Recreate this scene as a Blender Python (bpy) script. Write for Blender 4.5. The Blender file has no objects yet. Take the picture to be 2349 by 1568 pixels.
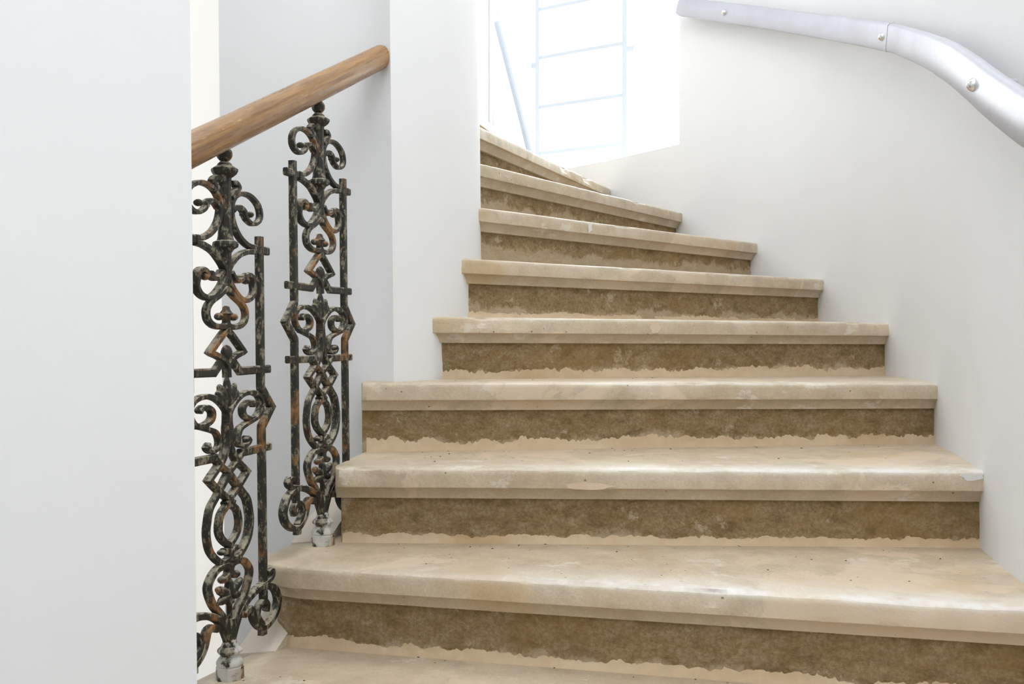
import bpy, bmesh, math, random
from mathutils import Vector, Matrix, noise
random.seed(7)
sc = bpy.context.scene
col = sc.collection
EYE = 0.594          # eye height above the lowest visible tread
RISE = 0.165

# ------------------------------------------------------------------ camera
cam = bpy.data.cameras.new('camera'); cam.lens = 35.0; cam.sensor_width = 36.0
cam.clip_start = 0.02
cam_ob = bpy.data.objects.new('camera', cam); col.objects.link(cam_ob)
cam_ob.location = (0, 0, EYE); cam_ob.rotation_euler = (math.pi/2, 0, 0)
sc.camera = cam_ob

# ------------------------------------------------------------------ light
world = bpy.data.worlds.new('overcast_sky'); sc.world = world; world.use_nodes = True
bg = world.node_tree.nodes['Background']
bg.inputs[0].default_value = (0.965, 0.985, 1.0, 1); bg.inputs[1].default_value = 1.0
win_l = bpy.data.lights.new('window_daylight', 'AREA'); win_l.shape = 'RECTANGLE'; win_l.size = 1.5; win_l.size_y = 2.2
win_l.energy = 22; win_l.color = (.93, .97, 1.0)
win_o = bpy.data.objects.new('window_daylight', win_l); col.objects.link(win_o)
win_o.location = (.78, 6.05, 2.45); win_o.rotation_euler = (math.radians(84), 0, math.radians(180-32))
sc.view_settings.view_transform = 'Standard'; sc.view_settings.look = 'None'
sc.view_settings.gamma = 1.0; sc.view_settings.use_curve_mapping = False
sc.view_settings.exposure = 2.08

# ------------------------------------------------------------------ helpers
def tag(o, label=None, cat=None, group=None, kind=None):
    for k, v in (('label', label), ('category', cat), ('group', group), ('kind', kind)):
        if v: o[k] = v
    return o

def link(name, me, mat, parent=None):
    o = bpy.data.objects.new(name, me); col.objects.link(o)
    if mat and not me.materials: me.materials.append(mat)
    if parent: o.parent = parent
    return o

def empty(name, loc=(0, 0, 0)):
    o = bpy.data.objects.new(name, None); col.objects.link(o)
    o.location = loc; o.empty_display_size = 0.05
    return o

def mesh(name, verts, faces, smooth=None):
    me = bpy.data.meshes.new(name); me.from_pydata([tuple(v) for v in verts], [], faces)
    bm = bmesh.new(); bm.from_mesh(me); bmesh.ops.recalc_face_normals(bm, faces=bm.faces); bm.to_mesh(me); bm.free()
    if smooth is not None:
        me.polygons.foreach_set('use_smooth', [True]*len(me.polygons))
        me.set_sharp_from_angle(angle=math.radians(smooth))
    me.update(); return me

class MB:
    """collects shapes for ONE mesh"""
    def __init__(s): s.v = []; s.f = []
    def add(s, v, f):
        n = len(s.v); s.v += [tuple(p) for p in v]; s.f += [tuple(i+n for i in q) for q in f]
    def rings(s, rings, closed=True, cap=True):
        n = len(rings[0]); v = [p for r in rings for p in r]; f = []
        for i in range(len(rings)-1):
            for j in range(n if closed else n-1):
                a = i*n+j; b = i*n+(j+1) % n
                f.append((a, b, b+n, a+n))
        if cap:
            f.append(tuple(range(n))[::-1]); f.append(tuple(range((len(rings)-1)*n, len(rings)*n)))
        s.add(v, f)
    def prism(s, poly, z0, z1, lean=0.0):
        r0 = [(x-lean*(z0-EYE), y, z0) for x, y in poly]; r1 = [(x-lean*(z1-EYE), y, z1) for x, y in poly]
        s.rings([r0, r1])
    def ball(s, c, r, seg=14, rot=None):
        if not hasattr(r, '__len__'): r = (r, r, r)
        rg = []
        m = rot or Matrix.Identity(3)
        k = seg//2
        for i in range(k+1):
            t = math.pi*min(max(i/k, .02), .98)
            rg.append([Vector(c)+m @ Vector((r[0]*math.sin(t)*math.cos(a), r[1]*math.sin(t)*math.sin(a), r[2]*math.cos(t)))
                       for a in [2*math.pi*j/seg for j in range(seg)]])
        s.rings(rg)
    def lathe(s, prof, seg=16, c=(0, 0), ph=0.0):
        s.rings([[(c[0]+r*math.cos(ph+2*math.pi*j/seg), c[1]+r*math.sin(ph+2*math.pi*j/seg), z) for j in range(seg)] for r, z in prof])
    def tube(s, pts, r, seg=10):
        pts = [Vector(p) for p in pts]; rg = []
        for i, p in enumerate(pts):
            t = (pts[min(i+1, len(pts)-1)]-pts[max(i-1, 0)]).normalized()
            a = t.cross(Vector((0, 0, 1)))
            if a.length < 1e-3: a = Vector((1, 0, 0))
            a.normalize(); b = a.cross(t)
            rg.append([p+a*r*math.cos(q)+b*r*math.sin(q) for q in [2*math.pi*j/seg for j in range(seg)]])
        s.rings(rg)
    def build(s, name, mat, parent=None, smooth=None):
        return link(name, mesh(name, s.v, s.f, smooth), mat, parent)

def catmull(pts, step):
    """Catmull-Rom through 2-D/3-D points; a doubled point is a sharp corner"""
    segs, cur = [], [pts[0]]
    for a, b in zip(pts, pts[1:]):
        if a == b: segs.append(cur); cur = [b]
        else: cur.append(b)
    segs.append(cur); out = []
    for sgm in segs:
        P = [Vector(p) for p in sgm]
        if len(P) < 2: continue
        P = [P[0]*2-P[1]]+P+[P[-1]*2-P[-2]]
        for i in range(1, len(P)-2):
            n = max(2, int((P[i+1]-P[i]).length/step+.5))
            for j in range(n):
                t = j/n
                q = .5*((2*P[i])+(P[i+1]-P[i-1])*t+(2*P[i-1]-5*P[i]+4*P[i+1]-P[i+2])*t*t+(3*P[i]-P[i-1]-3*P[i+1]+P[i+2])*t**3)
                out.append(q)
        out.append(P[-2])
    res = [out[0]]
    for q in out[1:]:
        if (q-res[-1]).length > 1e-5: res.append(q)
    return res

def lines(pts, step):
    out = []
    for a, b in zip(pts, pts[1:]):
        a, b = Vector(a), Vector(b); n = max(1, int((b-a).length/step))
        out += [a.lerp(b, j/n) for j in range(n)]
    return out+[Vector(pts[-1])]

def fillet(pts, rad):
    out = [Vector(pts[0])]
    for a, b, c in zip(pts, pts[1:], pts[2:]):
        a, b, c = Vector(a), Vector(b), Vector(c)
        u = (a-b).normalized(); w = (c-b).normalized()
        d = min(rad, (a-b).length*.45, (c-b).length*.45)
        for j in range(7):
            t = j/6; p0 = b+u*d; p1 = b+w*d
            out.append((1-t)**2*p0+2*t*(1-t)*b+t*t*p1)
    return out+[Vector(pts[-1])]

def offset(path, d):
    """shift a plan polyline to its left-hand side (towards the back of a step)"""
    o = []
    for i, p in enumerate(path):
        t = (path[min(i+1, len(path)-1)]-path[max(i-1, 0)]).normalized()
        o.append(Vector((p.x-t.y*d, p.y+t.x*d)))
    return o

def nz(x, y, z=0.0, oc=3):
    return noise.fractal((x, y, z), 1.0, 2.0, oc)

# ------------------------------------------------------------------ materials
class NT:
    def __init__(s, name, rough=.6, spec=.5):
        s.m = bpy.data.materials.new(name); s.m.use_nodes = True; s.t = s.m.node_tree
        s.b = s.t.nodes['Principled BSDF']; s.b.inputs['Roughness'].default_value = rough
        s.b.inputs['Specular IOR Level'].default_value = spec
        s.co = s.t.nodes.new('ShaderNodeTexCoord').outputs['Object']
    def n(s, ty, **kw):
        nd = s.t.nodes.new(ty)
        for k, v in kw.items(): setattr(nd, k, v)
        return nd
    def put(s, sock, v):
        if hasattr(v, 'is_output'): s.t.links.new(v, sock)
        elif hasattr(v, '__len__') and len(v) == 3 and sock.type == 'RGBA': sock.default_value = (*v, 1)
        else: sock.default_value = v
    def noise(s, scale, detail=4, rough=.55, stretch=None, co=None, dist=0.0):
        co = co or s.co
        if stretch:
            mp = s.n('ShaderNodeMapping'); s.put(mp.inputs[0], co); mp.inputs['Scale'].default_value = stretch; co = mp.outputs[0]
        nd = s.n('ShaderNodeTexNoise'); s.put(nd.inputs['Vector'], co)
        nd.inputs['Scale'].default_value = scale; nd.inputs['Detail'].default_value = detail
        nd.inputs['Roughness'].default_value = rough; nd.inputs['Distortion'].default_value = dist
        return nd.outputs[0]
    def ramp(s, v, a, b, lo=0.0, hi=1.0):
        nd = s.n('ShaderNodeMapRange'); nd.clamp = True
        s.put(nd.inputs[0], v)
        for i, q in enumerate((a, b, lo, hi)): nd.inputs[i+1].default_value = q
        return nd.outputs[0]
    def math(s, op, a, b=0.0):
        nd = s.n('ShaderNodeMath', operation=op); s.put(nd.inputs[0], a); s.put(nd.inputs[1], b); return nd.outputs[0]
    def mix(s, f, a, b, mode='MIX'):
        nd = s.n('ShaderNodeMix', data_type='RGBA', blend_type=mode)
        s.put(nd.inputs[0], f); s.put(nd.inputs[6], a); s.put(nd.inputs[7], b); return nd.outputs[2]
    def bump(s, h, strength=.3, dist=.002):
        nd = s.n('ShaderNodeBump'); nd.inputs['Strength'].default_value = strength; nd.inputs['Distance'].default_value = dist
        s.put(nd.inputs['Height'], h); s.t.links.new(nd.outputs[0], s.b.inputs['Normal'])
    def color(s, c): s.put(s.b.inputs['Base Color'], c)
    def rough(s, r): s.put(s.b.inputs['Roughness'], r)

def m_plaster(name, c):
    t = NT(name, .75, .3)
    a = t.noise(2.2, 3); b = t.noise(60, 5, .6)
    t.color(t.mix(t.ramp(a, .35, .7), c, tuple(q*.972 for q in c)))
    t.bump(t.math('ADD', t.math('MULTIPLY', t.noise(9, 4), .8), t.math('MULTIPLY', b, .12)), .12, .004)
    return t.m

def m_stone(name, light, dark, pits=.3, grain=.5, rough=(.38, .62), white=.0):
    t = NT(name, .5, .5)
    big = t.noise(3.2, 5, .6, dist=.4); mid = t.noise(17, 6, .65); fine = t.noise(190, 4, .7)
    c = t.mix(t.ramp(big, .34, .66), light, dark)
    c = t.mix(t.ramp(mid, .48, .72, 0, .55), c, tuple(min(1, q*1.22) for q in light))
    c = t.mix(t.ramp(mid, .32, .47, .6, 0), c, tuple(q*.78 for q in dark))
    c = t.mix(t.ramp(fine, .25, .75, 0, grain), c, tuple(q*.62 for q in dark))
    # patches of thin whitish lime and small dark holes
    if white:
        lim = t.noise(6.5, 7, .7, stretch=(1, 1, 1.6)); c = t.mix(t.ramp(lim, .60, .635, 0, white), c, (.72, .66, .57))
    vo = t.n('ShaderNodeTexVoronoi'); t.put(vo.inputs['Vector'], t.co); vo.inputs['Scale'].default_value = 34
    hole = t.math('MULTIPLY', t.ramp(vo.outputs['Distance'], .045, .09, 1, 0), t.ramp(t.noise(5), .5, .56))
    c = t.mix(t.math('MULTIPLY', hole, pits*2.2), c, (.035, .026, .015))
    rp = t.noise(1.9, 6, .62, dist=.6); c = t.mix(t.ramp(rp, .56, .575, 0, .75), c, tuple(q*k_ for q, k_ in zip(light, (1.03, .98, .96))))   # smooth pale repairs
    oc_ = t.noise(2.7, 5, .6); c = t.mix(t.ramp(oc_, .60, .70, 0, .45), c, (.50, .33, .14))       # ochre stains
    wa = t.n('ShaderNodeAttribute'); wa.attribute_name = 'wear_sheen'
    wm = t.math('MULTIPLY', wa.outputs['Fac'], t.ramp(t.noise(7, 7, .75), .36, .60, .1, 1)); c = t.mix(wm, c, (.80, .79, .78))  # pale sheen on the worn edges is mixed into the stone colour
    t.color(c); t.rough(t.ramp(big, .3, .7, *rough))
    h = t.math('ADD', t.math('MULTIPLY', mid, .8), t.math('MULTIPLY', fine, .25))
    h = t.math('SUBTRACT', h, t.math('MULTIPLY', hole, .8)); t.bump(h, .8, .004)
    return t.m

def m_riser():
    t = NT('rough_riser_stone', .9, .25)
    big = t.noise(2.6, 5, .65, dist=.5); mid = t.noise(23, 8, .75, stretch=(1, 1, 1.7), dist=.3); fine = t.noise(150, 5, .75)
    c = t.mix(t.ramp(big, .32, .68), (.49, .350, .185), (.38, .255, .115))
    c = t.mix(t.ramp(mid, .46, .74, 0, .85), c, (.66, .53, .35))
    c = t.mix(t.ramp(mid, .30, .46, .85, 0), c, (.155, .105, .05))
    c = t.mix(t.ramp(fine, .42, .62, 0, .55), c, (.20, .14, .065))
    fl = t.noise(11, 7, .72); c = t.mix(t.ramp(fl, .60, .645, 0, .85), c, (.68, .56, .40))
    oc_ = t.noise(1.7, 5, .65); c = t.mix(t.ramp(oc_, .52, .68, 0, .55), c, (.40, .235, .065))
    gr = t.noise(4.4, 6, .7); c = t.mix(t.ramp(gr, .63, .75, 0, .5), c, (.10, .10, .06))
    wa = t.n('ShaderNodeAttribute'); wa.attribute_name = 'residue'
    ns = t.math('ADD', t.math('MULTIPLY', t.noise(7, 8, .72, stretch=(1, 1, .8)), 1.5), -.75)
    lm = t.ramp(t.math('ADD', wa.outputs['Fac'], ns), .60, .72, 0, .9); c = t.mix(lm, c, t.mix(t.ramp(mid, .4, .65), (.60, .465, .29), (.70, .575, .41)))   # smeared lime and mortar
    t.color(c)
    t.bump(t.math('ADD', mid, t.math('MULTIPLY', fine, .6)), 1.0, .009)
    return t.m

def m_mortar(name, a, b):
    t = NT(name, .7, .35)
    n1 = t.noise(5, 5, .6, stretch=(1, 1, 2.5)); n2 = t.noise(40, 5, .65)
    c = t.mix(t.ramp(n1, .35, .68), a, b); c = t.mix(t.ramp(n2, .45, .75, 0, .4), c, tuple(min(1, q*1.25) for q in a))
    st = t.noise(2.4, 5, .6); c = t.mix(t.ramp(st, .58, .70, 0, .5), c, (.42, .24, .075))
    t.color(c); t.bump(t.math('ADD', n2, t.math('MULTIPLY', t.noise(160), .4)), .35, .002)
    return t.m

def m_iron(name, paint=0.0):
    t = NT(name, .62, .45)
    big = t.noise(26, 5, .6); mid = t.noise(95, 6, .7, stretch=(1, 1, .55)); fine = t.noise(420, 4, .7)
    dark = t.mix(t.ramp(big, .35, .65), (.010, .009, .006), (.024, .021, .012))
    c = t.mix(t.ramp(mid, .535, .60, 0, .8), dark, (.27, .235, .16))
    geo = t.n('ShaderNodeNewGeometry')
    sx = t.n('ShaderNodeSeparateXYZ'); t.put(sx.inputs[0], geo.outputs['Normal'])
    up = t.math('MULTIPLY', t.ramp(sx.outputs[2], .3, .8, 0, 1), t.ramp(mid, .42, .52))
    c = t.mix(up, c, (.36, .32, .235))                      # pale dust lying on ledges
    edge = t.math('MULTIPLY', t.ramp(geo.outputs['Pointiness'], .60, .74), t.ramp(mid, .42, .54)); c = t.mix(t.math('MULTIPLY', edge, .55), c, (.30, .265, .19))   # worn edges
    rust = t.math('MULTIPLY', t.ramp(t.noise(13, 3), .56, .62), t.ramp(mid, .34, .52))
    c = t.mix(t.math('MULTIPLY', rust, .85), c, (.26, .125, .038))
    if paint:
        pt = t.noise(38, 5, .6); c = t.mix(t.ramp(pt, .56, .50, 0, paint), c, t.mix(t.ramp(t.noise(18, 3), .4, .6), (.58, .575, .54), (.42, .37, .28)))
    t.color(c); t.bump(t.math('ADD', mid, t.math('MULTIPLY', fine, .35)), .7, .0016)
    return t.m

def m_wood():
    t = NT('varnished_wood', .3, .5)
    gr = t.noise(9, 6, .65, stretch=(26, 26, .7)); big = t.noise(7, 4, .6, stretch=(7, 7, .6)); sp = t.noise(30, 5, .7, stretch=(3, 3, .5))
    c = t.mix(t.ramp(gr, .32, .68), (.12, .045, .008), (.36, .185, .048))
    c = t.mix(t.ramp(big, .42, .70, 0, .5), c, (.46, .285, .115))
    c = t.mix(t.ramp(sp, .655, .685, 0, .75), c, (.60, .42, .22))
    c = t.mix(t.ramp(sp, .33, .29, 0, .5), c, (.11, .05, .015))
    t.color(c); t.rough(t.ramp(big, .4, .65, .20, .42)); t.bump(gr, .12, .001)
    return t.m

def m_metal(name, c, rough, metal):
    t = NT(name, rough, .5); t.b.inputs['Metallic'].default_value = metal
    n1 = t.noise(6, 5, .6); n2 = t.noise(30, 6, .7, stretch=(1, 1, 3))
    cc = t.mix(t.ramp(n1, .4, .68), c, (c[0]*.93, c[1]*.90, c[2]*.90)); cc = t.mix(t.ramp(n2, .5, .75, 0, .35), cc, tuple(min(1, q*1.12) for q in c))
    t.color(cc); t.bump(n2, .08, .001); return t.m

M_WALL = m_plaster('white_wall_paint', (.836, .845, .853))
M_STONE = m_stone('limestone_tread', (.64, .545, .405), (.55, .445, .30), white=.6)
M_RISER = m_riser()
M_MORTAR = m_mortar('smoothed_mortar', (.64, .51, .345), (.58, .44, .275))
M_PATCH = m_mortar('pale_repair_mortar', (.66, .545, .41), (.64, .515, .375))
M_IRON = m_iron('weathered_cast_iron')
M_FOOT = m_iron('cast_iron_with_white_paint', .95)
M_WOOD = m_wood()
M_STEEL = m_metal('pale_grey_metal', (.53, .535, .585), .40, .3)
M_BOLT = m_metal('polished_bolt', (.80, .80, .80), .16, 1.0)
M_FRAME = m_plaster('pale_blue_window_paint', (.47, .51, .55))
M_BAR = m_plaster('blue_grey_paint', (.47, .52, .59))
M_BEAD = m_plaster('white_bead_paint', (.80, .82, .85))
t = NT('window_glass', .05); gm = t.m; t.t.nodes.remove(t.b)
tr = t.n('ShaderNodeBsdfTransparent'); gl = t.n('ShaderNodeBsdfGlossy'); gl.inputs['Roughness'].default_value = .03
mx = t.n('ShaderNodeMixShader'); mx.inputs[0].default_value = .06
t.t.links.new(tr.outputs[0], mx.inputs[1]); t.t.links.new(gl.outputs[0], mx.inputs[2])
t.t.links.new(mx.outputs[0], t.t.nodes['Material Output'].inputs[0]); M_GLASS = gm

# ------------------------------------------------------------------ setting: walls and floor
Z0, Z1 = -0.83, 3.15
LEAN = 0.0108         # the old walls lean a touch to the left
mb = MB(); mb.add([(-2.6, -1.6, Z0), (2.0, -1.6, Z0), (2.0, 6.6, Z0), (-2.6, 6.6, Z0)], [(0, 1, 2, 3)])
tag(mb.build('floor', m_stone('ground_floor_stone', (.60, .54, .44), (.52, .45, .35))), 'pale stone ground floor far below the stair', 'floor', kind='structure')

mb = MB(); mb.prism([(-.416, 1.30), (-.505, 1.50), (-1.35, 1.18), (-1.35, .95)], Z0, Z1, LEAN)
tag(mb.build('wall_left', M_WALL), 'plain white foreground wall hiding the lower end of the handrail', 'wall', kind='structure')

core = catmull([(-.2871, 2.412), (-.2036, 2.555), (-.136, 2.73), (-.093, 2.918), (-.098, 3.06), (-.15, 3.26), (-.28, 3.50), (-.48, 3.66), (-.70, 3.72)], .03)
pier = [(-.719, 2.47), (-.46, 2.47)] + [tuple(p) for p in catmull([(-.42, 2.470), (-.37, 2.462), (-.33, 2.445), (-.2871, 2.412)], .01)] + [tuple(p) for p in core[1:]] 
mb = MB(); mb.prism(pier, Z0, Z1, LEAN)
tag(mb.build('wall_middle', M_WALL, smooth=18), 'white plastered stair core wall that the wooden handrail runs into', 'wall', kind='structure')

mb = MB(); mb.prism([(-2.6, -1.45), (1.4, -1.45), (1.4, -1.30), (-2.6, -1.30)], Z0, Z1)
tag(mb.build('wall_front', M_WALL), 'white wall of the stairwell behind the viewpoint', 'wall', kind='structure')
mb = MB(); mb.prism([(-2.75, -1.45), (-2.6, -1.45), (-2.6, 3.45), (-2.75, 3.45)], Z0, Z1)
tag(mb.build('wall_far', M_WALL), 'white side wall of the stairwell beyond the foreground wall', 'wall', kind='structure')

mb = MB(); mb.prism([(-2.6, 3.30), (-1.62, 3.30), (-1.62, 3.45), (-2.6, 3.45)], Z0, Z1); mb.prism([(-1.62, 3.30), (-.715, 3.30), (-.715, 3.45), (-1.62, 3.45)], Z0, Z0+.10)
tag(mb.build('wall_back', M_WALL), 'white wall of the stairwell around an added translucent panel', 'wall', kind='structure')
t = NT('translucent_panel'); t.t.nodes.remove(t.b); fr = t.n('ShaderNodeBsdfTranslucent'); fr.inputs[0].default_value = (.555, .548, .535, 1)
t.t.links.new(fr.outputs[0], t.t.nodes['Material Output'].inputs[0]); M_TRANSLUCENT = t.m
strip_panel = empty('bright_strip', (-1.16, 3.36, Z0+.10))  # added panel letting sky through, brightens the gap left of the core wall
tag(strip_panel, 'tall translucent panel added to brighten the gap between foreground wall and core wall', 'window', kind='structure')
m = MB(); m.prism([(-.42, -.003), (.42, -.003), (.42, .003), (-.42, .003)], 0, Z1-Z0-.13); m.build('pane', M_TRANSLUCENT, strip_panel)
for xa, xb in ((-.46, -.42), (.42, .445)):
    m = MB(); m.prism([(xa, -.025), (xb, -.025), (xb, .025), (xa, .025)], 0, Z1-Z0-.13); m.build('panel_post', M_WALL, strip_panel)

OUT = catmull([(.45, -1.4), (.50, -.5), (.62, .35), (.76, 1.0), (.895, 1.70), (.972, 2.06), (1.09, 2.55), (1.165, 3.08), (1.128, 3.60), (.978, 3.967), (.738, 4.31), (.465, 4.70), (.20, 5.02), (-.06, 5.28), (-.35, 5.45)], .03)
def ray_hit(path, m, lo=1.0):
    """first point of a plan polyline whose bearing x/y is m"""
    for a, b in zip(path, path[1:]):
        if a.y < lo: continue
        ga, gb = a.x-m*a.y, b.x-m*b.y
        if ga*gb <= 0 and ga != gb: return a.lerp(b, ga/(ga-gb))
SILL, HEAD = 0.859+EYE, 2.95
iR = min(range(len(OUT)), key=lambda i: (OUT[i]-ray_hit(OUT, .168)).length)
iL = min(range(len(OUT)), key=lambda i: (OUT[i]-ray_hit(OUT, -.0118)).length)
wall_pts = [p.copy() for p in OUT]; wall_pts[iR] = ray_hit(OUT, .168); wall_pts[iL] = ray_hit(OUT, -.0118)
TH = 0.36
outer = offset(wall_pts, -TH)
mb = MB()
def wall_piece(i0, i1, z0, z1):
    mb.rings([[(a.x, a.y, z0), (b.x, b.y, z0), (b.x, b.y, z1), (a.x, a.y, z1)] for a, b in zip(wall_pts[i0:i1+1], outer[i0:i1+1])])
wall_piece(0, iR, Z0, Z1); wall_piece(iL, len(wall_pts)-1, Z0, Z1)
wall_piece(iR, iL, Z0, SILL); wall_piece(iR, iL, HEAD, Z1)
mb.prism([(-.33, 5.45), (-.41, 5.50), (-.78, 3.70), (-.69, 3.70)], Z0, Z1)      # partition closing the stair off behind the core
tag(mb.build('wall_right', M_WALL, smooth=30), 'curved white outer wall following the stair up to the window', 'wall', kind='structure')

mb = MB(); mb.prism([(-2.6, -.25), (-.55, -.25), (-.55, 2.62), (-2.6, 2.62)], Z1, Z1+.15)  # unseen slab added to keep top light off the core wall
tag(mb.build('shade_ceiling', M_WALL), 'unseen white slab added over the stairwell to shade the core wall', 'shade_ceiling', kind='structure')
mb = MB(); mb.prism([(-.72, 2.80), (1.75, 2.80), (1.75, 5.95), (-.45, 5.95), (-.78, 3.9)], Z1, Z1+.15)  # unseen slab added to cut the open-top light on the upper walls
tag(mb.build('shade_ceiling', M_WALL), 'unseen white soffit added above the upper steps to dim the walls there', 'shade_ceiling', kind='structure')

# ------------------------------------------------------------------ window
win = empty('window_1', (.38, 5.32, SILL))
tag(win, 'bright tall window with thin pale glazing bars above the upper steps', 'window', kind='structure')
WL = Vector((.147, 5.464)); WR = Vector((.594, 5.183)); wd = (WR-WL).normalized(); wn = Vector((-wd.y, wd.x))
def wloc(p): return (p[0]-.38, p[1]-5.32, p[2]-SILL)
def wbox(a, b, z0, z1, th, name, mat, par=win):
    m = MB(); q = [a+wn*th/2, b+wn*th/2, b-wn*th/2, a-wn*th/2]
    m.rings([[wloc((p.x, p.y, z0)) for p in q], [wloc((p.x, p.y, z1)) for p in q]])
    return m.build(name, mat, par)
for c, w_ in ((WL, .012), (WR, .013)):
    wbox(c-wd*w_, c+wd*w_, SILL+.02, 2.93, .035, 'stile', M_FRAME)
zl = [(785-y)*5.44/2284+EYE for y in (352, 246, 133, 22)]
for i, z in enumerate(zl+[zl[-1]+.267]):
    wbox(WL+wd*.012, WR-wd*.012, z-.009, z+.009, .03, 'glazing_bar', M_FRAME)
zz = [SILL+.02]+zl+[zl[-1]+.267]
for a, b in zip(zz, zz[1:]): wbox(WL+wd*.012, WR-wd*.012, a, b, .004, 'pane', M_GLASS)
wbox(WR+wd*.013, WR+wd*.33, SILL+.02, 2.93, .004, 'pane', M_GLASS); wbox(WL-wd*.27, WL-wd*.012, SILL+.02, 2.93, .004, 'pane', M_GLASS)
wbox(WL-wd*.04, WL-wd*.012, 2.095, 2.125, .03, 'lug', M_FRAME); wbox(WR+wd*.013, WR+wd*.05, 2.10, 2.125, .03, 'lug', M_FRAME)
wbox(WL-wd*.27, WR+wd*.36, SILL-.02, SILL+.02, .07, 'bottom_rail', M_FRAME)
m = MB(); m.tube([wloc((-.075, 5.20, 2.26)), wloc((.100, 5.045, 1.53))], .019, 10)  # slanted bar across the opening, purpose unknown
o = m.build('slanted_bar', M_BAR, win); o['label'] = 'pale blue slanted bar before the glass'

# trim beside the window, far left
for i, (mm, r_) in enumerate(((-.0165, .012), (-.0245, .009))):
    p = ray_hit(OUT, mm); m = MB(); m.lathe([(r_, Z0+2.2), (r_, Z1-.05)], 10, (p.x, p.y-.004))
    tag(m.build('trim_%d' % (i+1), M_BEAD, smooth=40), ('slim', 'slender')[i]+' white vertical bead on the wall %s the window' % ('beside', 'further left of')[i], 'trim', kind='structure')

# ------------------------------------------------------------------ staircase
stair = empty('staircase', (0, 0, 0))
tag(stair, 'worn beige limestone winding staircase with moulded step edges', 'staircase')
# plan of every nosing: left end, right end, small height corrections of the two ends
NOSE = {
 -1: ((-.37, 1.10), (.66, .70), 0, 0),
  0: ((-.625, 1.60), (.80, 1.17), 0, 0),
  1: ((-.4466, 1.91), (.95, 1.576), 0, 0),
  2: ((-.376, 2.10), (1.00, 2.043), 0, 0),
  3: ((-.357, 2.36), (1.125, 2.554), .003, -.005),
  4: ((-.2036, 2.555), (1.20, 3.088), 0, -.005),
  5: ((-.136, 2.73), (1.155, 3.619), 0, -.002),
  6: ((-.092, 2.918), (1.005, 3.994), 0, 0),
  7: ((-.1008, 3.11), (.765, 4.349), 0, 0),
  8: ((-.111, 3.336), (.485, 4.747), 0, 0),
  9: ((-.132, 3.86), (.185, 5.10), 0, 0),
}
RET = {0: [(-.475, 1.98)], 1: [(-.445, 2.20), (-.517, 1.983)]}
def step_path(k):
    L, R, _, _ = NOSE[k]; L, R = Vector(L), Vector(R)
    if k >= 4: L = L-(R-L).normalized()*(.07 if k < 7 else .22)
    if k in RET: return lines(fillet(RET[k]+[L, R], .045), .011)
    if k in (2, 3):
        n = Vector((-(R-L).y, (R-L).x)).normalized(); d = (R-L).normalized(); r = .014
        return lines([L+n*r, L+n*.005+d*.003, L+d*r*.8, R], .011)
    return lines([L, R], .011)
def z_at(k, p):
    L, R, a, b = NOSE[k]; t = (p-Vector(L)).dot(Vector(R)-Vector(L))/(Vector(R)-Vector(L)).length_squared
    return k*RISE+a+(b-a)*min(max(t, 0), 1)

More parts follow.
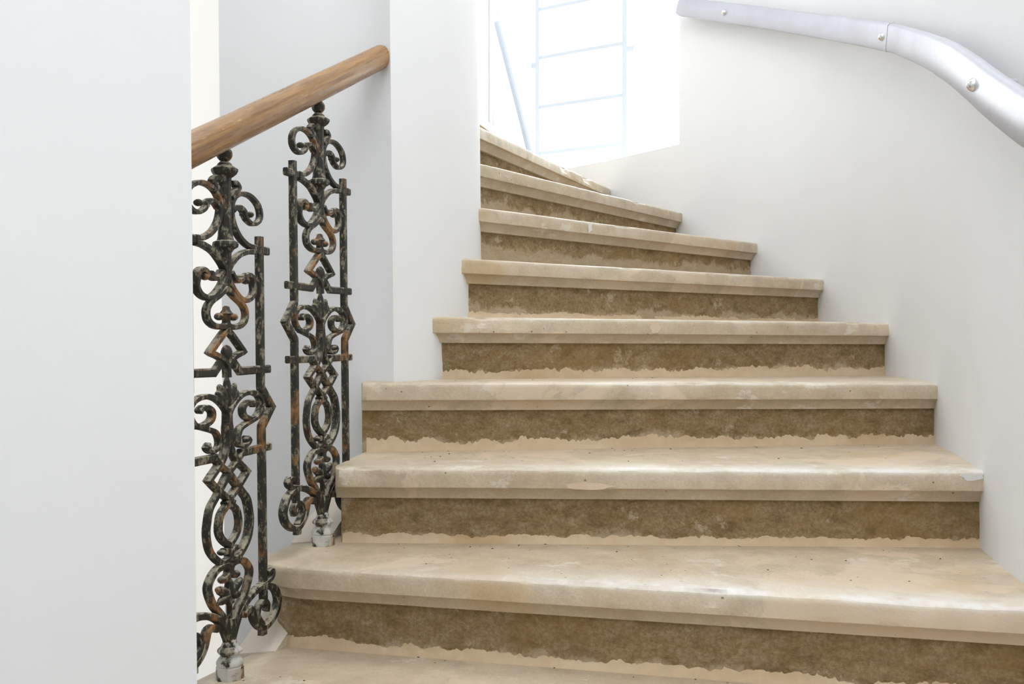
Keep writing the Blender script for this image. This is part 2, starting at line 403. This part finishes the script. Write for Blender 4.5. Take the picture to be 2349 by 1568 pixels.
PROF = [(.12, .0), (.034, .0), (.014, -.0005), (.0065, -.0018), (.0022, -.0048), (.0006, -.009), (0, -.015), (0, -.030), (.0003, -.0415), (.0014, -.0428), (.0095, -.0434), (.0125, -.0450), (.0175, -.0510), (.0235, -.0590), (.0255, -.0655), (.0265, -.0680), (.036, -.0685)]
for k, (L, R, dl, dr) in sorted(NOSE.items()):
    path = step_path(k)
    d = (Vector(R)-Vector(L)).normalized(); n = Vector((-d.y, d.x))
    depth = .50 if k < 9 else 1.0
    back_l = path[0]+n*(depth*.38 if k in RET or k in (2, 3) else depth*.5); back_r = path[-1]+n*(depth+.08)+d*(.14 if k <= 4 else 0)
    if k in (1, 0): back_l = path[0]+Vector((.09, .02))
    if k == 2: back_l = Vector((-.352, 2.40))
    if k == 3: back_l = Vector((-.348, 2.50))
    rings = []
    wear_sheen = .004 if 0 <= k <= 3 else .002
    for j, (s_, dz) in enumerate(PROF):
        g = [min(max((q.x-L[0]-.02)/.22, 0), 1) for q in path]
        if k in (2, 3):     # plain ends: every level keeps the end line of the block
            pj = []
            for q, a in zip(path, g):
                v = q-Vector(L); pj.append(Vector(L)+d*v.dot(d)+n*max(v.dot(n), s_ if j else .036+.084*a))
        elif j == 0 and k in RET: pj = [offset(path, .036+.084*a)[i] for i, a in enumerate(g)]
        else: pj = offset(path, s_)
        ring = []
        for i, p in enumerate(pj):
            q = path[i]
            e = nz(q.x*7+k*3.1, q.y*7, j*.11)*.0010+nz(q.x*30, q.y*30, k+j*.3, 2)*.0007
            chip = max(0, nz(q.x*5.5+k*9.7, q.y*5.5, 4.2, 4)-.18)*.016 if 3 <= j <= 6 else 0
            sag = (wear_sheen*abs(nz(q.x*2.3, k*5.0, 1.0)) if 1 <= j <= 5 else 0)
            w_ = offset([path[max(i-1, 0)], q, path[min(i+1, len(path)-1)]], 1.0)[1]-q if 0 < i < len(path)-1 else n
            ring.append((p.x+w_.x*(e+chip), p.y+w_.y*(e+chip), z_at(k, q)+dz-sag*(1 if j > 1 else .4)-chip*.5))
        zb = k*RISE+dz
        ring += [(back_r.x, back_r.y, zb+dr), (back_l.x, back_l.y, zb+dl)]
        rings.append(ring)
    mb = MB(); mb.rings(rings)
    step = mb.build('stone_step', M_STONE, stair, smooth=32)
    # trodden, whitened front edge with its pale sheen painted in
    at = step.data.attributes.new('wear_sheen', 'FLOAT', 'POINT'); per = len(path)+2
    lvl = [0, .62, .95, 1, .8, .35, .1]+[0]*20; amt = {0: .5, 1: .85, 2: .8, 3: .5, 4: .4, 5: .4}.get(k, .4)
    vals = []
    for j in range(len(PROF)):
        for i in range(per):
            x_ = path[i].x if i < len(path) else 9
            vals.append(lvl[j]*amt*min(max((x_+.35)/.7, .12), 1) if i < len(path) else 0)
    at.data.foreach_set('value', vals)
    # riser below the nosing
    def flush(s_, lo=0.0):
        o_ = []
        for q in path:
            v = q-Vector(L); o_.append(Vector(L)+d*max(v.dot(d), lo)+n*max(v.dot(n), s_))
        return o_
    if k in (2, 3): rp = flush(.037, .008 if k == 2 else .001); bp = flush(.10, .008 if k == 2 else .001)
    else: rp = offset(path, .037); bp = offset(path, .10)
    rings = []
    NV = 12
    for j in range(NV+1):
        z_ = -.066-(RISE+.006-.066)*j/NV; ring = []
        for i, p in enumerate(rp):
            q = path[i]; e = nz(q.x*9+k, q.y*9, z_*22, 4)*.0035+nz(q.x*45, q.y*45, z_*45+k, 2)*.0012
            ring.append((p.x+n.x*e, p.y+n.y*e, z_at(k, q)+z_))
        for i in range(len(bp)-1, -1, -4): ring.append((bp[i].x, bp[i].y, z_at(k, path[i])+z_))
        rings.append(ring)
    mb = MB(); mb.rings(rings); rs = mb.build('riser', M_RISER, step, smooth=50)
    at = rs.data.attributes.new('residue', 'FLOAT', 'POINT'); up_ = {1: -.06, 2: -.04, 4: .05, 5: .10, 6: .38, 7: .36, 8: .3, 9: .3}.get(k, 0)
    at.data.foreach_set('value', [(j/NV)**1.25*.98+up_-.04 for j in range(NV+1) for _ in rings[0]])
    # hand-smoothed mortar along the foot of the riser, ragged upper edge
    if k >= 1:
        fp = lines([tuple(p) for p in (flush(.0345, .009 if k == 2 else .002)[2:] if k in (2, 3) else offset(path, .0345))], .003); fb = offset(fp, .012); amp = {1: .66, 2: .58, 3: .85, 4: .85, 5: .62, 6: .4, 7: .3}.get(k, .4)
        rows = [[], [], [], [], []]
        for i, p in enumerate(fp):
            hgt = amp*(.030+.011*nz(p.x*4+k*7, p.y*4, 2.0, 2)+.012*nz(p.x*22, p.y*22, k*2.0, 3)+.008*nz(p.x*110, p.y*110, k*2.0, 3)); hgt = max(hgt, .006)
            zb = z_at(k, p)-RISE-.004; e = nz(p.x*6, p.y*6, k*1.7)*.0012
            flare = n*-.006
            rows[0].append((p.x+flare.x, p.y+flare.y, zb)); rows[1].append((p.x+flare.x*.25+n.x*e, p.y+flare.y*.25+n.y*e, zb+.012))
            rows[2].append((p.x+n.x*e, p.y+n.y*e, zb+max(hgt*.8, .013))); rows[3].append((p.x+n.x*.001, p.y+n.y*.001, zb+max(hgt, .0135)+.003))
            rows[4].append((fb[i].x, fb[i].y, zb+max(hgt, .0135)+.003))
        mb = MB(); mb.rings(rows, closed=False, cap=False); mb.build('mortar_fillet', M_MORTAR, step, smooth=60)

# irregular repair patches and paint splashes lying on the nosing faces: (step, fraction along, height below top, half width, half height)
def splash(k, x, zc, hw, hh, name, mat, set_=0.0, seed=0):
    steps = [o for o in stair.children]; par = steps[sorted(NOSE).index(k)]
    L, R = Vector(NOSE[k][0]), Vector(NOSE[k][1]); d = (R-L).normalized(); n = Vector((-d.y, d.x))
    t = (x-L.x)/d.x; c = L+d*t+n*(set_-.0013)
    N = 26; ring = []
    for j in range(N):
        a = 2*math.pi*j/N; r = 1+.38*nz(math.cos(a)*1.3+seed*5, math.sin(a)*1.3, seed, 4)
        ring.append((hw*r*math.cos(a), max(min(zc+hh*r*math.sin(a), -.0065 if set_ == 0 else 9), -9)))
    f = [((c+d*u).x, (c+d*u).y, z_at(k, c)+w) for u, w in ring]; b = [((c+d*u+n*.006).x, (c+d*u+n*.006).y, z_at(k, c)+w) for u, w in ring]
    mb = MB(); mb.rings([f, b]); return mb.build(name, mat, par)
M_PAINT = m_plaster('white_paint_splash', (.74, .73, .70))
splash(6, .255, -.020, .010, .017, 'paint_splash', M_PAINT, 0, 1)
splash(4, .40, -.024, .016, .016, 'repair_patch', M_PATCH, 0, 2)
splash(2, .945, -.011, .022, .010, 'paint_splash', M_PAINT, 0, 5)
splash(2, .16, -.037, .05, .007, 'repair_patch', M_PATCH, 0, 6)

# plaster haunches that close the open ends of the steps on the well side
M_HAUNCH = m_plaster('cream_plaster', (.70, .63, .53))
for (a, b, z0, z1) in (((-.470, 2.12), (-.435, 2.42), RISE, .247), ((-.528, 1.89), (-.462, 2.16), 0, .115)):
    m = MB(); a = Vector(a); b = Vector(b); w_ = Vector((.075, .02))
    tri = [(a.x, a.y, z0-.01), (b.x, b.y, z0-.01), (b.x, b.y, z1), (a.x, a.y, z0+.002)]
    m.rings([tri, [(p[0]+w_.x, p[1]+w_.y, p[2]) for p in tri]])
    m.build('plaster_haunch', M_HAUNCH, stair)

# ------------------------------------------------------------------ cast-iron balusters (panel-local: x along the rail, z up)
BAL = {
'upper_scroll': [(-0.0972,0.7696), (-0.0731,0.7718), (-0.0483,0.7822), (-0.0304,0.7979), (-0.0212,0.8135), (-0.0183,0.8292), (-0.0217,0.8448), (-0.0365,0.8582), (-0.0612,0.8647), (-0.0878,0.8626), (-0.1117,0.8510), (-0.1202,0.8359), (-0.1170,0.8232), (-0.1032,0.8146), (-0.0866,0.8132), (-0.0696,0.8197), (-0.0633,0.8266)],
'upper_hook': [(-0.0221,0.8285), (-0.0345,0.8366), (-0.0495,0.8378), (-0.0620,0.8314), (-0.0621,0.8245)],
'shaft_curl': [(-0.0152,0.8508), (-0.0239,0.8607), (-0.0363,0.8675), (-0.0412,0.8734), (-0.0310,0.8802), (-0.0171,0.8773)],
'lower_scroll': [(-0.0974,0.7616), (-0.0734,0.7597), (-0.0441,0.7516), (-0.0242,0.7395), (-0.0092,0.7264), (-0.0043,0.7130), (-0.0124,0.6979), (-0.0256,0.6835), (-0.0435,0.6721), (-0.0609,0.6702), (-0.0803,0.6759), (-0.0920,0.6881), (-0.0916,0.7016), (-0.0890,0.7121), (-0.0769,0.7172), (-0.0648,0.7143), (-0.0625,0.7066)],
'lower_hook': [(-0.0145,0.7187), (-0.0250,0.7080), (-0.0377,0.7040), (-0.0501,0.7082), (-0.0487,0.7153)],
'heart_strap': [(0.0003,0.6889), (-0.0207,0.6759), (-0.0462,0.6626), (-0.0565,0.6489), (-0.0544,0.6342), (-0.0421,0.6250), (-0.0220,0.6210), (-0.0013,0.6217), (0.0059,0.6264)],
'lozenge_strap': [(0.0064,0.6163), (-0.0095,0.6056), (-0.0483,0.5760), (-0.0483,0.5760), (-0.0232,0.5695), (-0.0054,0.5613), (0.0048,0.5525), (0.0066,0.5433), (0.0076,0.5315)],
'volute': [(0.0103,0.4535), (0.0029,0.4711), (-0.0124,0.4848), (-0.0326,0.4959), (-0.0551,0.5009), (-0.0796,0.5001), (-0.0990,0.4938), (-0.1088,0.4824), (-0.1079,0.4690), (-0.0952,0.4557), (-0.0736,0.4491), (-0.0465,0.4425), (-0.0315,0.4367), (-0.0241,0.4250), (-0.0244,0.4134), (-0.0348,0.4065), (-0.0524,0.4067), (-0.0621,0.4137), (-0.0546,0.4194)],
'volute_curl': [(-0.0880,0.4524), (-0.0661,0.4526), (-0.0461,0.4609), (-0.0433,0.4737), (-0.0556,0.4814), (-0.0752,0.4821), (-0.0826,0.4762)],
'stem_strap': [(0.0050,0.4771), (0.0047,0.4535), (0.0021,0.4403), (0.0033,0.4226), (-0.0013,0.4050), (-0.0148,0.3865), (-0.0279,0.3763), (-0.0561,0.3575), (-0.0561,0.3575), (-0.0263,0.3355), (0.0080,0.3128), (.0150, .3085)],
'inner_loop': [(0.0080,0.3128), (-0.0010,0.3077), (-0.0221,0.2959), (-0.0302,0.2850), (-0.0331,0.2666), (-0.0258,0.2521), (-0.0105,0.2403), (0.0050,0.2330)],
'lattice_strap': [(-0.0376,0.3933), (-0.0176,0.3772), (0.0081,0.3624), (.0292, .3432)],
'outer_loop': [(0.0108,0.3623), (-0.0132,0.3432), (-0.0342,0.3266), (-0.0572,0.3082), (-0.0677,0.2860), (-0.0707,0.2667), (-0.0639,0.2403), (-0.0468,0.2216), (-0.0268,0.2097), (-0.0113,0.2087), (-0.0006,0.2134), (-0.0044,0.2245), (-0.0186,0.2270)],
'bulb_strap': [(-0.0198,0.1781), (-0.0061,0.1822), (-0.0026,0.1922), (-0.0089,0.2003), (-0.0270,0.2022), (-0.0474,0.1974), (-0.0627,0.1854), (-0.0683,0.1706), (-0.0538,0.1427), (-0.0340,0.1238), (-0.0164,0.1050), (-0.0065,0.0847), (-0.0037,0.0652)],
'side_scroll': [(-0.0043,0.0656), (-0.0143,0.0836), (-0.0293,0.1046), (-0.0518,0.1206), (-0.0788,0.1302), (-0.1053,0.1351), (-0.1336,0.1325), (-0.1592,0.1198), (-0.1709,0.1021), (-0.1712,0.0891), (-0.1625,0.0746), (-0.1423,0.0622), (-0.1191,0.0569), (-0.0999,0.0636), (-0.0850,0.0768), (-0.0773,0.0914), (-0.0721,0.1020), (-0.0597,0.1046), (-0.0448,0.0989)],
'spiral': [(-0.1142,0.0616), (-0.1033,0.0720), (-0.0945,0.0840), (-0.0966,0.0967), (-0.1084,0.1053), (-.1230, .1040), (-.1310, .0950), (-.1270, .0850)],
'top_curl': [(-0.1053,0.1373), (-0.1265,0.1397), (-0.1449,0.1440), (-0.1516,0.1526), (-0.1445,0.1588), (-0.1319,0.1560)],
}
def ush(u, w):       # tracing bias of the middle zone
    return u-.007*max(0, min(1, (w-.29)/.05, (.70-w)/.05))
def strip(mb, pts, a=.0050, b=.0072, step=.0045, taper=0.0):
    P = catmull([tuple(p) for p in pts], step)
    rg = []
    for i, p in enumerate(P):
        t = (P[min(i+1, len(P)-1)]-P[max(i-1, 0)]).normalized(); nn = Vector((-t.y, t.x))
        # widen at mitred corners
        k = 1.0
        if 0 < i < len(P)-1:
            c = (P[i]-P[i-1]).normalized().dot((P[i+1]-P[i]).normalized()); k = min(1.5, 1/max(.55, math.sqrt(max(.01, (1+c)/2))))
        aa = a*k*(1-taper*(i/len(P))); c_ = .3
        sec = [(-aa, -b*(1-c_)), (-aa*(1-c_), -b), (0, -b*1.01), (aa*(1-c_), -b), (aa, -b*(1-c_)), (aa*1.01, 0), (aa, b*(1-c_)), (aa*(1-c_), b), (0, b*1.01), (-aa*(1-c_), b), (-aa, b*(1-c_)), (-aa*1.01, 0)]
        rg.append([(p.x+nn.x*q, r, p.y+nn.y*q) for q, r in sec])
    mb.rings(rg)
BALLS = {'upper_scroll': [(-.0838, .8295, .0062)], 'lower_scroll': [(-.0666, .7058, .0066)], 'volute': [(-.0572, .4148, .0062)], 'outer_loop': [(-.0235, .2264, .0055)], 'bulb_strap': [(-.0225, .1786, .0068)]}
BWID = {'side_scroll': .0062, 'outer_loop': .0056, 'inner_loop': .0056, 'bulb_strap': .0060, 'stem_strap': .0052, 'shaft_curl': .0045, 'upper_hook': .0042, 'lower_hook': .0042, 'spiral': .0058}
def make_baluster():
    root = empty('baluster')
    m = MB(); oc = math.pi/8
    m.lathe([(.0255, -.004), (.0255, .001), (.0245, .004), (.0242, .021), (.0226, .0225), (.0240, .025), (.0238, .029), (.0215, .034), (.0165, .040), (.0165, .043), (.0215, .046), (.0222, .0495), (.0200, .053), (.0150, .057), (.0125, .064), (.0110, .072)], 8, ph=oc)
    m.build('foot', M_FOOT, root, smooth=25)
    m = MB(); m.lathe([(.004, .684), (.0075, .700), (.0095, .735), (.0110, .752), (.0150, .7575), (.0220, .7615), (.0230, .7665), (.0215, .7710), (.0150, .7740), (.0135, .7800), (.0118, .8000), (.0110, .8600), (.0118, .8840), (.0150, .8875)], 8, ph=oc)
    m.build('shaft', M_IRON, root, smooth=25)
    m = MB(); m.lathe([(.0150, .8860), (.0205, .8905), (.0235, .8960), (.0235, .9000), (.0190, .9030), (.0130, .9065), (.0125, .9090), (.0080, .9130)], 8, ph=oc)
    m.build('collar', M_IRON, root, smooth=25)
    m = MB(); m.ball((0, 0, .9262), .0142, 18); m.build('finial_ball', M_IRON, root, smooth=60)
    for q, (name, pts) in enumerate(BAL.items()):
        for sg in (1, -1):
            m = MB(); b = .0072+.0004*((q*2+(sg > 0)) % 5-2)
            strip(m, [(ush(u, w)*sg, w) for u, w in pts], BWID.get(name, .0050), b, taper=.25 if name in ('upper_scroll', 'volute') else 0)
            for (u, w, r) in BALLS.get(name, []): m.ball((ush(u, w)*sg, 0, w), (r*1.25, .0085, r), 12)
            if name == 'side_scroll':
                m.rings([[(sg*(-.1144+dx), y_, .0435+dz) for y_ in (-.006, .006) for dx in ((-.0075, .0075) if y_ < 0 else (.0075, -.0075))] for dz in (0, .016)])
            m.build(name, M_IRON, root, smooth=38)
    for sg in (1, -1):
        m = MB()
        c = [(-.1175, .7919), (-.1170, .515), (-.1170, .508), (-.1560, .4692), (-.1180, .434), (-.1180, .425), (-.119, .1000)]
        c = [(u*sg, w) for u, w in c]; dbl = []
        for i, p in enumerate(c): dbl += [p, p] if 0 < i < len(c)-1 else [p]
        strip(m, dbl, .0080, .0066, .05); m.build('side_bar', M_IRON, root, smooth=25)
        m = MB(); strip(m, [(-.1480*sg, .5424), (-.0420*sg, .5412), (-.0420*sg, .5412), (-.0140*sg, .5631)], .0076, .0052, .03); m.build('cross_bar', M_IRON, root, smooth=25)
        m = MB(); strip(m, [(-.1480*sg, .3945), (-.0380*sg, .3935)], .0074, .0052, .05); m.build('cross_bar', M_IRON, root, smooth=25)
        m = MB(); strip(m, [(-.1480*sg, .7665), (-.0950*sg, .7665)], .0076, .0054, .05); m.build('cross_bar', M_IRON, root, smooth=25)
    m = MB(); m.lathe([(.003, .6580), (.0060, .6560), (.0070, .6510), (.0105, .6465), (.0120, .6440), (.0080, .6420), (.0075, .6280), (.0040, .6180)], 12)
    for sg in (1, -1): m.ball((.0235*sg, 0, .6385), (.0095, .0085, .0068), 12)
    m.build('knob', M_IRON, root, smooth=50)
    m = MB(); m.ball((0, 0, .5735), (.0120, .0100, .0155), 14); m.build('leaf_drop', M_IRON, root, smooth=60)
    m = MB()
    def petal(p, q, wd_, th=.0075):
        p, q = Vector(p), Vector(q); v = q-p; ang = math.atan2(v.x, v.y); c = p.lerp(q, .5)
        m.ball((c.x, 0, c.y), (wd_, th, v.length*.56), 12, Matrix.Rotation(ang, 3, 'Y'))
    b0 = (0, .484)
    for e, w_ in (((0, .531), .0085), ((.027, .518), .0105), ((-.027, .518), .0105), ((.034, .5055), .0105), ((-.034, .5055), .0105)): petal(b0, e, w_)
    m.build('palmette', M_IRON, root, smooth=60)
    m = MB(); f0 = (0, .1475)
    for e, w_ in (((0, .1760), .0085), ((.040, .1660), .0090), ((-.040, .1660), .0090), ((.034, .1400), .0085), ((-.034, .1400), .0085)): petal(f0, e, w_, .0085)
    m.lathe([(.0045, .085), (.0055, .130), (.0100, .1335), (.0100, .1375), (.0050, .141), (.0050, .15)], 10)
    m.build('fleuron', M_IRON, root, smooth=60)
    m = MB(); m.lathe([(.0105, .060), (.0120, .075), (.0130, .090), (.0090, .105)], 10); m.build('stem', M_IRON, root, smooth=50)
    return root

PANEL_ROT = Matrix.Rotation(-LEAN, 4, 'Y') @ Matrix.Rotation(math.atan2(.9645, .264), 4, 'Z')
bal = make_baluster(); bal.matrix_world = Matrix.Translation((-.499, 1.762, 0)) @ PANEL_ROT
tag(bal, 'ornate rusty cast-iron baluster beside the foreground wall, the nearer of the two', 'baluster', 'cast-iron balusters under the wooden handrail')
b2 = bal.copy(); col.objects.link(b2); b2.matrix_world = Matrix.Translation((-.400, 2.107, RISE)) @ PANEL_ROT
tag(b2, 'ornate dark cast-iron baluster standing behind, beside the white core wall', 'baluster', 'cast-iron balusters under the wooden handrail')
for ch in list(bal.children):
    c = ch.copy(); col.objects.link(c); c.parent = b2

# ------------------------------------------------------------------ wooden handrail
A = Vector((-.505, 1.762, .371+EYE)); B = Vector((-.4105, 2.107, .538+EYE)); dv = B-A
p0, p1 = A-dv*.74, A+dv*1.95; ln = (p1-p0).length
m = MB(); rg = []
for i in range(61):
    t_ = i/60; rg.append([(.0285*math.cos(q)*(1+.012*nz(t_*6, q)), .0285*math.sin(q)*(1+.012*nz(t_*6+9, q)), ln*t_) for q in [2*math.pi*j/28 for j in range(28)]])
m.rings(rg)
rail = m.build('wooden_handrail', M_WOOD, smooth=50)
rail.matrix_world = Matrix.Translation(p0) @ dv.to_track_quat('Z', 'Y').to_matrix().to_4x4()
tag(rail, 'round worn varnished wooden handrail running up into the white core wall', 'handrail')

# ------------------------------------------------------------------ metal handrail on the outer wall
STAND = .045
rail_in = offset(OUT, STAND+.014)
stn = [((1558-1174.5)/2284, 17), ((1700-1174.5)/2284, 35), ((1861-1174.5)/2284, 58), ((2024-1174.5)/2284, 83), ((2096-1174.5)/2284, 103), ((2168-1174.5)/2284, 134), ((2223-1174.5)/2284, 171), ((2277-1174.5)/2284, 215), ((2349-1174.5)/2284, 267)]
pts3 = []
for mm, y in stn:
    p = ray_hit(rail_in, mm); pts3.append((p.x, p.y, (785-y)*p.y/2284+EYE))
a, b = Vector(pts3[-1]), Vector(pts3[-2]); slope = .40      # below the frame the rail follows the wall down
for yy in (1.5, 1.25, 1.0, .75):
    p = min(rail_in, key=lambda q: abs(q.y-yy)); pts3.append((p.x, p.y, a.z-slope*(Vector((p.x, p.y))-a.to_2d()).length))
pts3 = [Vector(p) for p in pts3]
zs = [p.z for p in pts3]
RP = catmull([(p.x, p.y, z) for p, z in zip(pts3, zs)], .02)
mr = empty('metal_handrail', tuple(RP[0]))
tag(mr, 'flat pale grey metal handrail bolted along the curved right wall', 'handrail')
def rail_sec(i0, i1, grow=0.0):
    m = MB(); rg = []; h, b = .0385+grow, .013+grow; o0 = RP[0]
    for i in range(i0, i1+1):
        p = RP[i]; t_ = RP[min(i+1, len(RP)-1)]-RP[max(i-1, 0)]; t_.normalize()
        s_ = Vector((t_.y, -t_.x, 0)).normalized(); u_ = s_.cross(t_); u_ = u_ if u_.z > 0 else -u_
        k = 1.0
        if i0 == 0 and i < 2: k = (.72, .94)[i]
        sec = [(-b, -h+.008), (-b+.003, -h+.002), (-b+.008, -h), (b-.004, -h), (b, -h+.004), (b, h-.006), (b-.006, h), (-b+.010, h), (-b+.003, h-.004), (-b, h-.012)]
        rg.append([p-o0+s_*q+u_*r*k for q, r in sec])
    m.rings(rg); return m.build('rail_section', M_STEEL, mr, smooth=50)
def near(px):
    mm = (px-1174.5)/2284; return min(range(len(RP)), key=lambda i: abs(RP[i].x/RP[i].y-mm))
j1, j2 = near(2045), near(2160)
rail_sec(0, j1, .0012); rail_sec(j1, j2, 0); rail_sec(j2, len(RP)-1, .0010)
for px in (1665, 2034, 2253):
    i = near(px); p = RP[i]; t_ = (RP[i+1]-RP[i-1]).normalized(); s_ = Vector((-t_.y, t_.x, 0)).normalized()
    if s_.dot(Vector((-1, -1, 0))) < 0: s_ = -s_
    rot = s_.to_track_quat('Z', 'Y').to_matrix()
    m = MB(); prof = [(.0125, .0), (.0125, .003), (.0110, .006), (.0085, .0095), (.0045, .0120), (.0012, .0130)]
    m.rings([[p-RP[0]+s_*.0135+rot @ Vector((r*math.cos(q), r*math.sin(q), z)) for q in [2*math.pi*j/18 for j in range(18)]] for r, z in prof])
    m.build('bolt', M_BOLT, mr, smooth=60)
    m = MB(); m.tube([p-RP[0]-s_*.006, p-RP[0]-s_*(STAND+.03)], .008, 10); m.build('wall_bracket', M_STEEL, mr, smooth=60)

# ------------------------------------------------------------------ crumbs of plaster and grit on the treads
m = MB(); rnd = random.Random(3)
for _ in range(150):
    k = rnd.choice([0, 1, 1, 1, 2, 2, 3]); L, R = Vector(NOSE[k][0]), Vector(NOSE[k][1]); d = (R-L).normalized(); n = Vector((-d.y, d.x))
    L2, R2 = Vector(NOSE[k+1][0]), Vector(NOSE[k+1][1]); t_ = rnd.uniform(.08, .92)
    p = (L.lerp(R, t_)).lerp(L2.lerp(R2, t_)+n*.03, 1-rnd.random()**2*.75)
    s_ = rnd.uniform(.0008, .0022); m.ball((p.x, p.y, z_at(k, p)+s_*.2), (s_*rnd.uniform(.8, 1.8), s_, s_*.6), 6)
t = NT('grit', .9); t.color(t.mix(t.ramp(t.noise(23, 1), .45, .55), (.06, .045, .03), (.55, .47, .36)))
tag(m.build('plaster_crumbs', t.m), 'scattered grit and plaster crumbs lying on the lower treads', 'crumbs', kind='stuff')
